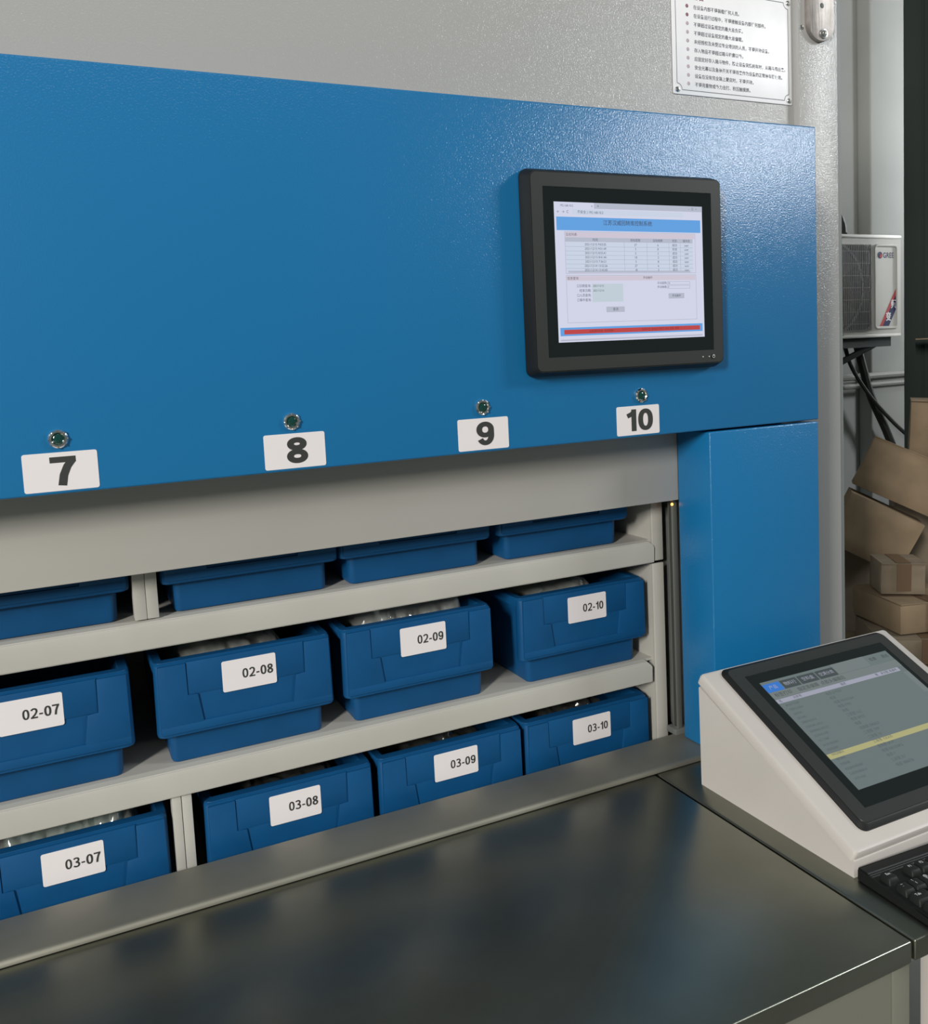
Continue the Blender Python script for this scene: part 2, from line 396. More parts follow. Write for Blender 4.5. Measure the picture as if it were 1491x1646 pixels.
for y in (-0.051, 0.051):
    bm = bmesh.new(); add_lathe(bm, [(0.0058, 0.0102), (0.0050, 0.0104), (0, 0.0104)], 16)
    obj('bolt_hole', bm, M_DARK, hp, fr @ Matrix.Translation((0.002, y, 0)))
def screw(parent, x, y, z, r=0.0055):
    f = face_frame(x, y, z)
    bm = bmesh.new(); add_lathe(bm, [(r, 0), (r, 0.001), (r*0.75, 0.0028), (r*0.42, 0.0032), (r*0.36, 0.0016), (0, 0.0016)], 18)
    return obj('screw', bm, M_CHROME, parent, f)
screw(cab, 0.1960, 0.2198, 0.896, 0.0048)

# ------------------------------------------------------------------ warning sign
SX0, SX1, SZ0, SZ1, SY = -0.1503, 0.1785, 0.7298, 0.9570, 0.2347
SK = 1.076
sg = thing('warning_sign', (0.01, SY, SZ0), 'white metal warning plate with ten lines of Chinese text on the grey upper panel', 'sign')
fr = face_frame(SX0, SY, SZ0) @ Matrix.Diagonal((SK, SK, 1, 1)); SW, SH = (SX1-SX0)/SK, (SZ1-SZ0)/SK
bm = bmesh.new(); add_prism(bm, rrect(SW/2, SH/2, 0.003, 3, SW/2, SH/2), 0, 0.0018, 0.0004)
pl = obj('plate', bm, M_SIGN, sg, fr)
ft = fr @ Matrix.Translation((0, 0, 0.0020))
# border line with notched corners
bm = bmesh.new(); bi = 0.0085; nr = 0.012; pts = []
for cx, cy, a0 in ((bi, bi, 90), (SW-bi, bi, 180), (SW-bi, SH-bi, 270), (bi, SH-bi, 0)):
    for k in range(7):
        a = math.radians(a0 - 90*k/6); pts.append(Vector((cx + nr*math.cos(a), cy + nr*math.sin(a), 0)))
for i in range(len(pts)):
    a, b = pts[i], pts[(i+1) % len(pts)]; d = (b-a).normalized(); nn = Vector((-d.y, d.x, 0))*0.0006
    bm.faces.new([bm.verts.new(q) for q in (a-nn, b-nn, b+nn, a+nn)])
obj('border_line', bm, M_SIGNT, sg, ft, sm=False)
LINES = ['在设备内部不得装载任何人员。', '在设备运行过程中，不得接触设备内部任何部件。', '不得超过设备规定的最大总负荷。', '不得超过设备规定的最大总偏载。',
         '未经授权及未受过专业培训的人员，不得开动设备。', '存入物品不得超过箱斗轮廓以外。', '应固定好存入箱斗物件，防止设备突然刹车时，从箱斗甩出来。',
         '安全光幕以及急停开关不得用来作为设备的正常停车键使用。', '设备在没有完全装上蒙皮时，不得开动。', '不得用重物或外力击打、积压触摸屏。']
ly = [0.1655 - 0.01615*i for i in range(10)]
for y, s in zip(ly, LINES):
    text('printed_line', [(s, 0.052, y, 0.0088, 'LEFT', 0.012, 0.98)], M_SIGNT, sg, ft)
M_SIGNB = mat('pale_mauve_print', (0.50, 0.42, 0.47), 0.8, spec=0.05)
for i, y in enumerate(ly):
    bm = bmesh.new(); add_lathe(bm, [(0, 0.0006), (0.0030, 0.0005), (0.0036, 0)], 14, Matrix.Translation((0.0365, y+0.0015, 0)))
    obj('bullet_mark', bm, M_SIGNR if i < 2 else M_SIGNB, sg, ft)
text('printed_title', [('警告', 0.050, 0.1860, 0.0155, 'LEFT', 0.02, 0.95)], M_SIGNR, sg, ft)
for x in (SX0+bi*SK, SX1-bi*SK):
    for z in (SZ0+bi*SK, SZ1-bi*SK): screw(sg, x, SY-0.0018, z, 0.0056)

# ------------------------------------------------------------------ panel computer (wall monitor and terminal share it)
def panel_pc(parent, fr, body_mat, thick=0.030):
    """local origin: centre of the back face, x right, y up, z outwards"""
    bm = bmesh.new(); T = thick
    add_loft(bm, [[(x, y, z) for x, y in rrect(hx, hy, r, 5)] for hx, hy, r, z in
                  ((0.198, 0.1665, 0.012, 0), (0.2005, 0.169, 0.013, 0.002), (0.2005, 0.169, 0.013, 0.010), (0.1955, 0.1630, 0.011, T-0.003), (0.1945, 0.1620, 0.010, T-0.001))], True, True)
    obj('housing', bm, M_BLACKP, parent, fr)
    bm = bmesh.new()        # bezel ring
    o = rrect(0.1935, 0.1605, 0.010, 5); i = rrect(0.1725, 0.1380, 0.0008, 5)
    add_loft(bm, [[(x, y, T-0.0012) for x, y in o], [(x*0.997, y*0.997, T) for x, y in o], [(x, y, T) for x, y in i], [(x, y, T-0.0010) for x, y in i]], False, False)
    obj('bezel', bm, M_BEZEL, parent, fr)
    bm = bmesh.new(); add_box(bm, -0.1724, 0.1724, -0.1379, 0.1379, T-0.0035, T-0.0008)
    obj('glass', bm, M_GLASS, parent, fr)
    sc = quads('screen', [(-0.152, 0.152, -0.114, 0.114)], 0, body_mat, parent, fr @ Matrix.Translation((0, 0, T-0.0008)))
    return sc, fr @ Matrix.Translation((0, 0, T-0.0008))

mon = thing('panel_monitor', (-0.4593, 0.0, 0.166), 'black framed touch monitor showing a lit log table, set in blue panel', 'monitor')
sc, sf = panel_pc(mon, face_frame(-0.4593, 0.0005, 0.3350), S_WHITE)
W_, H_ = 0.304, 0.228
def U(x, y): return (-W_/2 + x*W_, H_/2 - y*H_)
def R(x0, x1, y0, y1):
    a = U(x0, y1); b = U(x1, y0); return (a[0], b[0], a[1], b[1])
def Tx(s, x, y, size, al='CENTER', bold=0.0): p = U(x, y); return (s, p[0], p[1], size*H_, al, bold)
z1, z2, z3 = 0.0003, 0.0006, 0.0009
quads('browser_bar', [R(0.255, 1, 0, 0.042)], z1, S_GREY, sc, sf)
quads('scroll_bar', [R(0.012, 0.985, 0.980, 0.991)], z1, S_GREY, sc, sf)
quads('address_field', [R(0.115, 0.86, 0.05, 0.088)], z1, S_ROW, sc, sf)
quads('blue_banner', [R(0.012, 0.985, 0.105, 0.20)], z1, S_BLUE, sc, sf)
quads('blue_banner', [R(0.012, 0.985, 0.895, 0.955)], z1, S_BLUE, sc, sf)
quads('red_status_bar', [R(0.035, 0.965, 0.910, 0.943)], z2, S_RED, sc, sf)
quads('group_heading', [R(0.063, 0.94, 0.212, 0.248), R(0.063, 0.94, 0.525, 0.560)], z1, S_PINK, sc, sf)
quads('table_rows', [R(0.063, 0.925, 0.283, 0.50)], z1, S_ROW, sc, sf)
quads('table_head', [R(0.063, 0.925, 0.249, 0.281)], z2, S_GREY, sc, sf)
quads('scroll_bar', [R(0.075, 0.905, 0.488, 0.502)], z2, S_GREY, sc, sf)
quads('input_field', [R(0.225, 0.43, 0.582, 0.715)], z1, S_PALE, sc, sf)
quads('screen_button', [R(0.315, 0.435, 0.752, 0.790), R(0.745, 0.855, 0.660, 0.698)], z1, S_GREY, sc, sf)
ln = []
t_ = 0.0005
for r_ in (R(0.06, 0.945, 0.208, 0.507), R(0.06, 0.945, 0.520, 0.862), R(0.735, 0.90, 0.570, 0.594), R(0.735, 0.90, 0.600, 0.624), R(0.315, 0.435, 0.752, 0.790), R(0.745, 0.855, 0.660, 0.698)):
    ln += outline(*r_, t_)
for k in range(6):
    y = 0.283 + 0.031*(k+1); ln.append(R(0.063, 0.925, y, y+0.0018))
for x in (0.445, 0.600, 0.755, 0.835): ln.append(R(x, x+0.0015, 0.249, 0.487))
quads('table_lines', ln, z2, S_LINE, sc, sf, 0.0001)
tx = [Tx('江苏汉威回转库控制系统', 0.475, 0.143, 0.040, 'CENTER', 0.006), Tx('192.168.10.2', 0.035, 0.026, 0.022, 'LEFT'), Tx('不安全 | 192.168.10.2', 0.145, 0.070, 0.025, 'LEFT'),
      Tx('×', 0.24, 0.026, 0.025), Tx('+', 0.28, 0.024, 0.028), Tx('←  →  C', 0.015, 0.070, 0.027, 'LEFT'), Tx('–   □   ×', 0.93, 0.022, 0.022), Tx('日志列表', 0.066, 0.231, 0.024, 'LEFT'), Tx('信息查询', 0.066, 0.543, 0.024, 'LEFT'), Tx('手动操作', 0.60, 0.541, 0.022)]
for s, x in zip(('时间', '目标层数', '目标格数', '状态', '操作员'), (0.255, 0.522, 0.677, 0.795, 0.88)): tx.append(Tx(s, x, 0.266, 0.023))
rows = ['2021/12/15 9:03:05 27 6 成功', '2021/12/15 9:01:49 3 8 失败', '2021/12/15 8:55:41 5 2 成功', '2021/12/15 8:41:46 18 3 成功', '2021/12/15 7:36:21 3 8 成功', '2021/12/14 13:52:26 27 6 成功', '2021/12/14 13:43:00 18 3 成功']
for k, r_ in enumerate(rows):
    a, b, c_, d, e = r_.split(); y = 0.299 + 0.0308*k
    for s, x in ((a+' '+b, 0.255), (c_, 0.522), (d, 0.677), (e, 0.795), ('user', 0.88)): tx.append(Tx(s, x, y, 0.024))
for s, y in (('□日期查询:', 0.598), ('结束日期:', 0.632), ('□人员查询:', 0.666), ('□事件查询:', 0.700)): tx.append(Tx(s, 0.217, y, 0.024, 'RIGHT'))
tx += [Tx('2021/12/15', 0.23, 0.598, 0.021, 'LEFT'), Tx('2021/12/16', 0.23, 0.632, 0.021, 'LEFT'), Tx('查询', 0.375, 0.771, 0.024), Tx('手动操作', 0.80, 0.679, 0.021), Tx('手动层数: 16', 0.665, 0.582, 0.022, 'LEFT'), Tx('手动格数: 3', 0.665, 0.612, 0.022, 'LEFT')]
text('screen_text', tx, S_TXT, sc, sf @ Matrix.Translation((0, 0, z3)))
text('status_text', [Tx('设备通讯状态  当前层数:1', 0.28, 0.927, 0.020), Tx('当前状态: 自动运行模式 [000] 层数: 格数', 0.68, 0.927, 0.020)], lit('display_dark_red', (0.22, 0.02, 0.03), 0.9), sc, sf @ Matrix.Translation((0, 0, z3)))
# power button cluster on the lower bezel
bm = bmesh.new(); add_lathe(bm, [(0.0042, 0), (0.0042, 0.0012), (0.0033, 0.0016), (0, 0.0016)], 18)
ff = face_frame(-0.4593, 0.0005, 0.3350)
pb = obj('power_button', bm, M_BLACKP, mon, ff @ Matrix.Translation((0.170, -0.1497, 0.0298)))
bm = bmesh.new(); add_lathe(bm, [(0.0030, 0.0018), (0.0024, 0.0018)], 18); add_box(bm, -0.0003, 0.0003, 0.0005, 0.0032, 0.0017, 0.0019)
obj('power_symbol', bm, M_LABEL, pb, ff @ Matrix.Translation((0.170, -0.1497, 0.0298)))
for dx in (0.147, 0.161):
    bm = bmesh.new(); add_lathe(bm, [(0.0014, 0), (0.0012, 0.0006), (0, 0.0007)], 10)
    obj('status_light', bm, mat('pale_lamp_plastic', (0.45, 0.5, 0.48), 0.3), mon, ff @ Matrix.Translation((dx, -0.1497, 0.0298)))

# ------------------------------------------------------------------ tray carriers
SHY = 0.150
def carrier(name, label, z_lo, z_hi, shelves, div_x):
    t = thing(name, (-1.2, 0.4, z_lo), label, 'shelf', 'tray carriers inside the machine')
    # right-hand side plate with front flange
    bm = bmesh.new(); add_box(bm, -0.3005, -0.2735, SHY, SHY+0.006, z_lo, z_hi, 0.002); obj('post', bm, M_TRAY, t)
    box('side_plate', -0.3005, -0.2975, SHY+0.006, 0.75, z_lo+0.001, z_hi-0.001, M_TRAY, t)
    box('side_plate', -2.20, -2.197, SHY, 0.75, z_lo, z_hi, M_TRAY, t)
    box('rear_plate', -2.197, -0.3005, 0.745, 0.75, z_lo, z_hi, M_TRAY, t)
    for zt, x1, chamfer in shelves:
        box('shelf_board', -2.197, -0.3006, SHY+0.012, 0.745, zt-0.006, zt-0.001, M_TRAY, t)
        # lip: folded front edge, top slope then face
        pr = [(SHY-0.004, zt-0.046), (SHY-0.005, zt-0.012), (SHY-0.002, zt-0.003), (SHY+0.012, zt), (SHY+0.014, zt-0.002), (SHY+0.014, zt-0.046)]
        pr2 = [(p[0], p[1]) for p in pr]
        bm = bmesh.new()
        l0 = [(-2.20, y, z) for y, z in pr2]
        l1 = [(x1 - (0.010 if (z > zt-0.008 and chamfer) else 0), y, z) for y, z in pr2]
        add_loft(bm, [l0, l1]); bmesh.ops.bevel(bm, geom=[e for e in bm.edges if abs(e.verts[0].co.x - e.verts[1].co.x) > 0.5], offset=0.0015, segments=2, affect='EDGES')
        obj('shelf_lip', bm, M_TRAY, t)
    for (xa, xb, za, zb2) in div_x:
        box('divider_post', xa, xb, SHY+0.002, SHY+0.03, za, zb2, M_TRAY, t, bev=0.0012)
    return t
carrier('tray_carrier', 'upper pale grey tray carrier just below the shutter', -0.2235, 0.10, [(-0.179, -0.300, True)],
        [(-1.2840, -1.2660, -0.178, 0.095), (-1.2655, -1.2480, -0.178, 0.095)])
carrier('tray_carrier', 'lower pale grey tray carrier with a middle shelf, just above the steel sill', -0.720, -0.2285, [(-0.425, -0.3125, True), (-0.670, -0.300, False)],
        [(-1.2520, -1.2380, -0.668, -0.4715), (-1.2370, -1.2215, -0.668, -0.4715)])

# ------------------------------------------------------------------ storage bins
BH = 0.169
def make_bin(loc, label, code):
    t = thing('storage_bin', loc, label, 'bin', 'blue storage bins on the trays')
    F = wm(t); L = 0.42
    bm = bmesh.new()    # tapered hollow body with rim
    def loop(hx, y0, y1, z, r): return [(x, y, z) for x, y in rrect(hx, (y1-y0)/2, r, 4, 0, (y0+y1)/2)]
    add_loft(bm, [loop(0.1235, 0.0215, L-0.012, 0, 0.010), loop(0.1255, 0.0195, L-0.010, 0.004, 0.012), loop(0.1300, 0.0185, L-0.006, 0.150, 0.012),
                  loop(0.1440, 0.0120, L, 0.152, 0.014), loop(0.1443, 0.0120, L, 0.167, 0.014), loop(0.1430, 0.0130, L-0.001, BH, 0.013),
                  loop(0.1300, 0.0235, L-0.012, BH, 0.010), loop(0.1285, 0.0240, L-0.013, BH-0.004, 0.010), loop(0.1225, 0.0260, L-0.016, 0.006, 0.010)])
    obj('body', bm, M_BIN, t, F)
    # skirt: flared front face of the bin
    bm = bmesh.new()
    def sk(hx, y0, z): 
        a = rrect(hx, (0.032-y0)/2, min(0.012, (0.032-y0)/2-0.001), 4, 0, (0.032+y0)/2); return [(x, y, z) for x, y in a]
    add_loft(bm, [sk(0.1400, 0.0085, 0.0475), sk(0.1440, 0.0045, 0.0495), sk(0.1452, 0.0040, 0.0530), sk(0.1443, 0.0050, 0.150), sk(0.1440, 0.0075, 0.1655), sk(0.1415, 0.0120, 0.1685)], True, True)
    # keep the mouth open: the skirt is thin, cavity starts behind it
    obj('front_skirt', bm, M_BIN, t, F)
    fr = F @ Matrix.Translation((0, 0.0052, 0)) @ Matrix.Rotation(PI/2, 4, 'X')
    for s in (-1, 1):
        pol = [(s*0.1390, 0.1660), (s*0.0962, 0.1660), (s*0.0955, 0.1140), (s*0.0800, 0.1130), (s*0.0735, 0.0660), (s*0.1400, 0.0660)]
        if s < 0: pol = pol[::-1]
        bm = bmesh.new(); add_prism(bm, pol, -0.001, 0.0042, 0.0013)
        obj('corner_pad', bm, M_BIN, t, fr)
    bm = bmesh.new(); add_prism(bm, [(-0.0954, 0.1135), (0.0954, 0.1135), (0.0954, 0.1670), (-0.0954, 0.1670)], -0.002, 0.0022, 0.0012); obj('label_panel', bm, M_BIN, t, fr)
    bm = bmesh.new(); add_prism(bm, [(-0.1400, 0.0540), (0.1400, 0.0540), (0.1400, 0.0680), (-0.1400, 0.0680)], -0.001, 0.0038, 0.0016); obj('lower_rib', bm, M_BIN, t, fr)
    if code:
        fl = fr @ Matrix.Translation((0.0035, 0.1315, 0.0022))
        bm = bmesh.new(); add_prism(bm, rrect(0.0440, 0.0256, 0.003, 3), 0, 0.0006)
        lb = obj('label', bm, M_LABEL, t, fl, sm=False); lb['label'] = 'white paper label printed ' + code
        digits('printed_code', code, 0.0135, 0.0005, 0.0158, 0.175, 0.150, 0.60, 0.10, M_INK, lb, fl @ Matrix.Translation((0, 0, 0.0008)))
    return t
BY = 0.151
for x, where in ((-1.433, 'leftmost blue bin on the top tray, partly hidden by the shutter'), (-1.097, 'blue bin on the top tray just right of the divider posts'),
                 (-0.8045, 'third blue bin from the left on the top tray below shutter'), (-0.498, 'rightmost blue bin on the top tray, near the grey post')):
    make_bin((x, BY, -0.1785), where, None)
for x, code, where in ((-1.443, '02-07', 'blue storage bin labelled 02-07, open and dark inside, on the middle shelf'), (-1.119, '02-08', 'blue storage bin labelled 02-08 on the middle shelf'),
                       (-0.809, '02-09', 'blue storage bin labelled 02-09 on the middle shelf'), (-0.4615, '02-10', 'blue storage bin labelled 02-10 on the middle shelf')):
    make_bin((x, BY, -0.4250), where, code)
for x, code in ((-1.4045, '03-07'), (-1.058, '03-08'), (-0.757, '03-09'), (-0.4605, '03-10')):
    make_bin((x, BY, -0.6700), 'blue storage bin labelled ' + code + ' behind the steel sill', code)

# ------------------------------------------------------------------ polybags in the bins
def bag(x, z0, hw, hd, h, seed, label, inner, y=BY+0.03, xoff=0.0, sink=0.018):
    t = thing('plastic_bag', (x+xoff, y+hd, z0+0.008), label, 'bag', 'clear plastic bags in the bins')
    F = wm(t); nx, ny = 72, 56
    def grid(k, off, amp):
        bm = bmesh.new(); G = []
        for j in range(ny+1):
            row = []
            for i in range(nx+1):
                u, v = 2*i/nx-1, 2*j/ny-1
                e = max(0.0, (1-abs(u)**6)*(1-abs(v)**6))
                z = (h-off)*e**0.25*(0.95+0.10*noise.noise(Vector((u*1.4, v*1.1, seed*3.7))))
                p = Vector((u*hw*k, v*hd*k, z)); q_ = p*17 + Vector((seed*5.1, 3.3, 7.7)) + 0.5*noise.noise_vector(p*12)
                dd = noise.voronoi(q_)[0]; d2 = noise.voronoi(q_*2.3)[0]
                cr = amp*(0.016*(dd[1]-dd[0]-0.3) + 0.007*(d2[1]-d2[0]-0.3))*min(1, e*4)
                q = Vector((p.x, p.y - cr*(0.8 if v < -0.6 else 0.2), max(z + cr, 0.001)))
                row.append(bm.verts.new(q))
            G.append(row)
        for j in range(ny):
            for i in range(nx): bm.faces.new((G[j][i], G[j][i+1], G[j+1][i+1], G[j+1][i]))
        ring = [e for e in bm.edges if e.is_boundary]
        bmesh.ops.holes_fill(bm, edges=ring, sides=0)
        return bm
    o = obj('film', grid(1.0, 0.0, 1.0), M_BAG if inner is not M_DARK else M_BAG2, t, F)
    o = obj('contents', grid(0.93, sink, 0.35), inner, t, F)
    return t
Z2, Z3 = -0.425, -0.670
bag(-1.130, Z2, 0.100, 0.15, 0.176, 1.0, 'clear bag of pale goods in the bin labelled 02-08', M_CONT, y=BY+0.035)
bag(-0.809, Z2, 0.114, 0.15, 0.214, 2.0, 'shiny crinkled clear bag bulging above the bin labelled 02-09', M_CONT, sink=0.06, y=BY+0.028)
bag(-0.4615, Z2, 0.090, 0.14, 0.180, 3.0, 'clear bag of round white goods in the bin labelled 02-10', M_CONT, xoff=-0.02, y=BY+0.04)
bag(-1.4045, Z3, 0.114, 0.15, 0.190, 4.0, 'clear bag with pale green contents in the bin labelled 03-07', M_CONTG)
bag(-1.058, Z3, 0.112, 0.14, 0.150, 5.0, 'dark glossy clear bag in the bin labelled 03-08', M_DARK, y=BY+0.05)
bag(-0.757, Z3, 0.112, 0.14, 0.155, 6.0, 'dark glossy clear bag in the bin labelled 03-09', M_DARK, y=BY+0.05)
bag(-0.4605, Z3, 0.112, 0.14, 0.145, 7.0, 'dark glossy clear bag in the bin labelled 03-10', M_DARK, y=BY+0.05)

# ------------------------------------------------------------------ work tables
TZ = -0.5930
tb = thing('work_table', (-1.3, -0.25, FZ), 'long stainless steel topped work table in front of the machine', 'table')
TT = -0.5875
box('table_top', -2.30, -0.4115, -0.530, 0.100, TT-0.032, TT, M_STEEL, tb, bev=0.003, seg=3)
box('front_panel', -2.28, -0.4460, -0.5255, -0.510, FZ+0.08, TT-0.033, M_CABIN, tb)
box('corner_post', -0.4450, -0.4135, -0.5270, -0.490, FZ, TT-0.033, M_CABIN, tb, bev=0.001)
box('corner_post', -2.29, -2.26, -0.5270, -0.490, FZ, TT-0.033, M_CABIN, tb, bev=0.001)
box('side_panel', -0.4300, -0.4160, -0.490, 0.060, FZ+0.08, TT-0.033, M_CABIN, tb)
box('corner_post', -0.4450, -0.4135, 0.061, 0.098, FZ, TT-0.033, M_CABIN, tb)
st = thing('side_table', (0.05, -0.27, FZ), 'stainless steel side table carrying the white terminal and keyboard', 'table')
box('table_top', -0.4070, 0.300, -0.531, 0.0945, TT-0.030, TT, M_STEEL, st, bev=0.003, seg=3)
for x in (-0.322, 0.27):
    for y in (-0.500, 0.06):
        box('leg', x-0.016, x+0.016, y-0.016, y+0.016, FZ, TT-0.031, M_WHITE if y < -0.4 else M_WHITE, st, bev=0.002)
for x in (-0.322, 0.27): box('side_rail', x-0.012, x+0.012, -0.484, 0.044, TT-0.075, TT-0.031, M_DARK, st)
box('front_rail', -0.305, 0.254, -0.512, -0.488, TT-0.070, TT-0.031, M_DARK, st)

# ------------------------------------------------------------------ terminal
A = math.radians(26.4)
tm = thing('touch_terminal', (-0.13, -0.23, TT), 'white wedge-shaped desk terminal with tilted dark touch screen', 'terminal')
TX0, TX1 = -0.3645, 0.1060
# wedge body (profile in y,z) from the measured outline
prof = [(-0.0585, TT), (-0.0570, -0.4072), (-0.0590, -0.4046), (-0.3945, -0.5622), (-0.3950, -0.5640), (-0.3945, TT)]
bm = bmesh.new(); add_loft(bm, [[(TX0+0.0015, y, z) for y, z in prof], [(TX1-0.0015, y, z) for y, z in prof]])
obj('body', bm, M_WHITE, tm)
# tilted lid
LF = Matrix.Translation((TX0, -0.0621, -0.3792)) @ Matrix.Rotation(A, 4, 'X')     # origin: rear left top corner; x right, y up the slope, z out
LW, LH = TX1-TX0, 0.3775
bm = bmesh.new()
def lp(i, z, r=0.006): return [(x, y, z) for x, y in rrect(LW/2-i, LH/2-i, r, 4, LW/2, -LH/2)]
add_loft(bm, [lp(0.002, -0.0205), lp(0.0, -0.0190), lp(0.0, -0.0045), lp(0.0014, -0.0014), lp(0.0042, 0.0)])
obj('lid', bm, M_WHITE, tm, LF)
PF = LF @ Matrix.Translation((0.0385+0.2035, -0.0085-0.1715, 0.0003)) @ Matrix.Diagonal((1.02, 1.02, 1, 1)).to_4x4()
def panel2(): return panel_pc(tm, PF, T_BG, 0.009)
sc, sf = None, None
# a thinner build of the same unit
bm = bmesh.new()
add_loft(bm, [[(x, y, z) for x, y in rrect(hx, hy, r, 5)] for hx, hy, r, z in ((0.2005, 0.170, 0.013, 0), (0.2005, 0.170, 0.013, 0.003), (0.1955, 0.1640, 0.011, 0.0075), (0.1945, 0.1630, 0.010, 0.008))])
obj('housing', bm, M_BLACKP, tm, PF)
bm = bmesh.new(); o_ = rrect(0.1935, 0.1620, 0.010, 5); i_ = rrect(0.1690, 0.1410, 0.0008, 5)
add_loft(bm, [[(x, y, 0.0078) for x, y in o_], [(x*0.997, y*0.997, 0.009) for x, y in o_], [(x, y, 0.009) for x, y in i_], [(x, y, 0.0080) for x, y in i_]], False, False)
obj('bezel', bm, M_BEZEL, tm, PF)
bm = bmesh.new(); add_box(bm, -0.1689, 0.1689, -0.1409, 0.1409, 0.0055, 0.0083); obj('glass', bm, M_GLASS, tm, PF)
sf = PF @ Matrix.Translation((0.004, 0.004, 0.0083))
W_, H_ = 0.312, 0.232
sc = quads('screen', [(-W_/2, W_/2, -H_/2, H_/2)], 0, T_BG, tm, sf)
quads('screen_tab', [R(0.125, 0.245, 0.025, 0.105), R(0.255, 0.385, 0.025, 0.105), R(0.395, 0.535, 0.025, 0.105)], z1, T_TAB, sc, sf)
quads('active_tab', [R(0.0, 0.12, 0.025, 0.105)], z1, T_BLUE, sc, sf)
quads('toolbar', [R(0.0, 1.0, 0.108, 0.175), R(0.54, 0.80, 0.0, 0.10)], z1, T_SUB, sc, sf)
quads('list_header', [R(0.0, 0.955, 0.178, 0.215)], z1, T_HEAD, sc, sf)
quads('highlight_row', [R(0.0, 0.985, 0.700, 0.742)], z1, T_YEL, sc, sf)
quads('scroll_bar', [R(0.96, 1.0, 0.235, 0.45)], z1, T_SUB, sc, sf)
text('tab_text', [Tx('产品', 0.06, 0.065, 0.040), Tx('物料行', 0.185, 0.065, 0.040), Tx('空料盒', 0.32, 0.065, 0.040), Tx('空满分类', 0.465, 0.065, 0.038)], T_HEAD, sc, sf @ Matrix.Translation((0, 0, z2)))
tx = [Tx('标签打印', 0.085, 0.142, 0.042), Tx('指定库编辑', 0.27, 0.142, 0.042), Tx('点胶头编辑后', 0.46, 0.142, 0.042), Tx('名', 0.025, 0.197, 0.030), Tx('元件号', 0.15, 0.197, 0.028), Tx('描述', 0.50, 0.197, 0.028), Tx('数', 0.77, 0.197, 0.028), Tx('未分配', 0.835, 0.197, 0.028), Tx('库编号', 0.905, 0.197, 0.028)]
tx += [Tx('检索', 0.855, 0.05, 0.038), Tx('退出', 0.955, 0.05, 0.038)]
text('screen_text', tx, T_TXT, sc, sf @ Matrix.Translation((0, 0, z2)))
tx = []; rr = random.Random(5)
for k in range(17):
    y = 0.245 + 0.0425*k
    tx.append(Tx(''.join(rr.choice('0123456789ABCDEFRX-') for _ in range(rr.randint(6, 13))), 0.03, y, 0.026, 'LEFT'))
    tx.append(Tx(rr.choice(['电阻', '电容', '电感', '二极管', '三极管', '连接器']) + ' ' + ''.join(rr.choice('0123456789KVUF') for _ in range(rr.randint(0, 8))), 0.33, y, 0.030, 'LEFT'))
text('list_text', tx, T_TXT2, sc, sf @ Matrix.Translation((0, 0, z2)))

# ------------------------------------------------------------------ keyboard
KR = Matrix.Rotation(-0.05, 3, 'Z')
kb = thing('keyboard', (-0.3680, -0.4000, TT), 'black computer keyboard lying in front of the white terminal', 'keyboard', rot=KR)
KF = wm(kb); tilt = Matrix.Rotation(0.045, 4, 'X')
KW, KD = 0.43, 0.160
bm = bmesh.new()
pr = [(0.0, 0.0005), (0.0, 0.018), (-0.002, 0.0205), (-0.020, 0.0200), (-0.024, 0.0165), (-KD+0.004, 0.0105), (-KD, 0.008), (-KD, 0.0005)]
add_loft(bm, [[(0.004, y, z) for y, z in pr], [(KW-0.004, y, z) for y, z in pr]]); 
bmesh.ops.bevel(bm, geom=[e for e in bm.edges], offset=0.002, segments=2, affect='EDGES')
obj('case', bm, M_BLACKP, kb, KF)
M_KEY = mat('black_key_plastic', (0.012, 0.014, 0.013), 0.55, spec=0.3)
P = 0.0222
def key(col, row, wd, cap):
    x0 = 0.014 + col*P; y1 = -0.030 - row*P - (0.006 if row > 0 else 0); y0 = y1 - P*0.92; x1 = x0 + wd*P - 0.0016
    zb_ = 0.0165 + (y1+0.024)*0.046
    bm = bmesh.new(); r = 0.0022
    add_loft(bm, [[(x, y, z) for x, y in rrect((x1-x0)/2-i, (y1-y0)/2-i*0.9, r, 3, (x0+x1)/2, (y0+y1)/2 + s)] for i, z, s in ((0, zb_-0.002, 0), (0.0006, zb_+0.003, 0.0002), (0.0024, zb_+0.0078, 0.0012), (0.0034, zb_+0.0084, 0.0012))])
    k = obj('key', bm, M_KEY, kb, KF)
    if cap: text('key_legend', [(cap, x0+0.0062, (y0+y1)/2+0.003, 0.0062, 'LEFT', 0.01)], M_LABEL, k, KF @ Matrix.Translation((0, 0, zb_+0.0086)))
for c_, s in enumerate(['Esc', None, 'F1', 'F2', 'F3', 'F4', None, 'F5', 'F6', 'F7', 'F8', None, 'F9', 'F10', 'F11', 'F12']):
    if s: key(c_ if c_ < 6 else c_-0.5, 0, 1, s)
for c_, s in enumerate(['~\n`', '!\n1', '@\n2', '#\n3', '$\n4', '%\n5', '^\n6', '&\n7', '*\n8', '(\n9', ')\n0', '_\n-', '+\n=']): key(c_, 1, 1, s)
key(13, 1, 2, '←')
key(0, 2, 1.5, 'Tab')
for c_, s in enumerate('QWERTYUIOP[]'): key(1.5+c_, 2, 1, s)
key(13.5, 2, 1.5, '|')
key(0, 3, 1.75, 'Caps')
for c_, s in enumerate('ASDFGHJKL;"'): key(1.75+c_, 3, 1, s)
key(12.75, 3, 2.25, 'Enter')
key(0, 4, 2.25, 'Shift')
for c_, s in enumerate('ZXCVBNM,./'): key(2.25+c_, 4, 1, s)
key(12.25, 4, 2.75, 'Shift')
for r_ in (1, 2):
    for c_ in range(3): key(15.5+c_, r_, 1, None)
for c_ in range(3): key(15.5+c_, 4, 1, None)

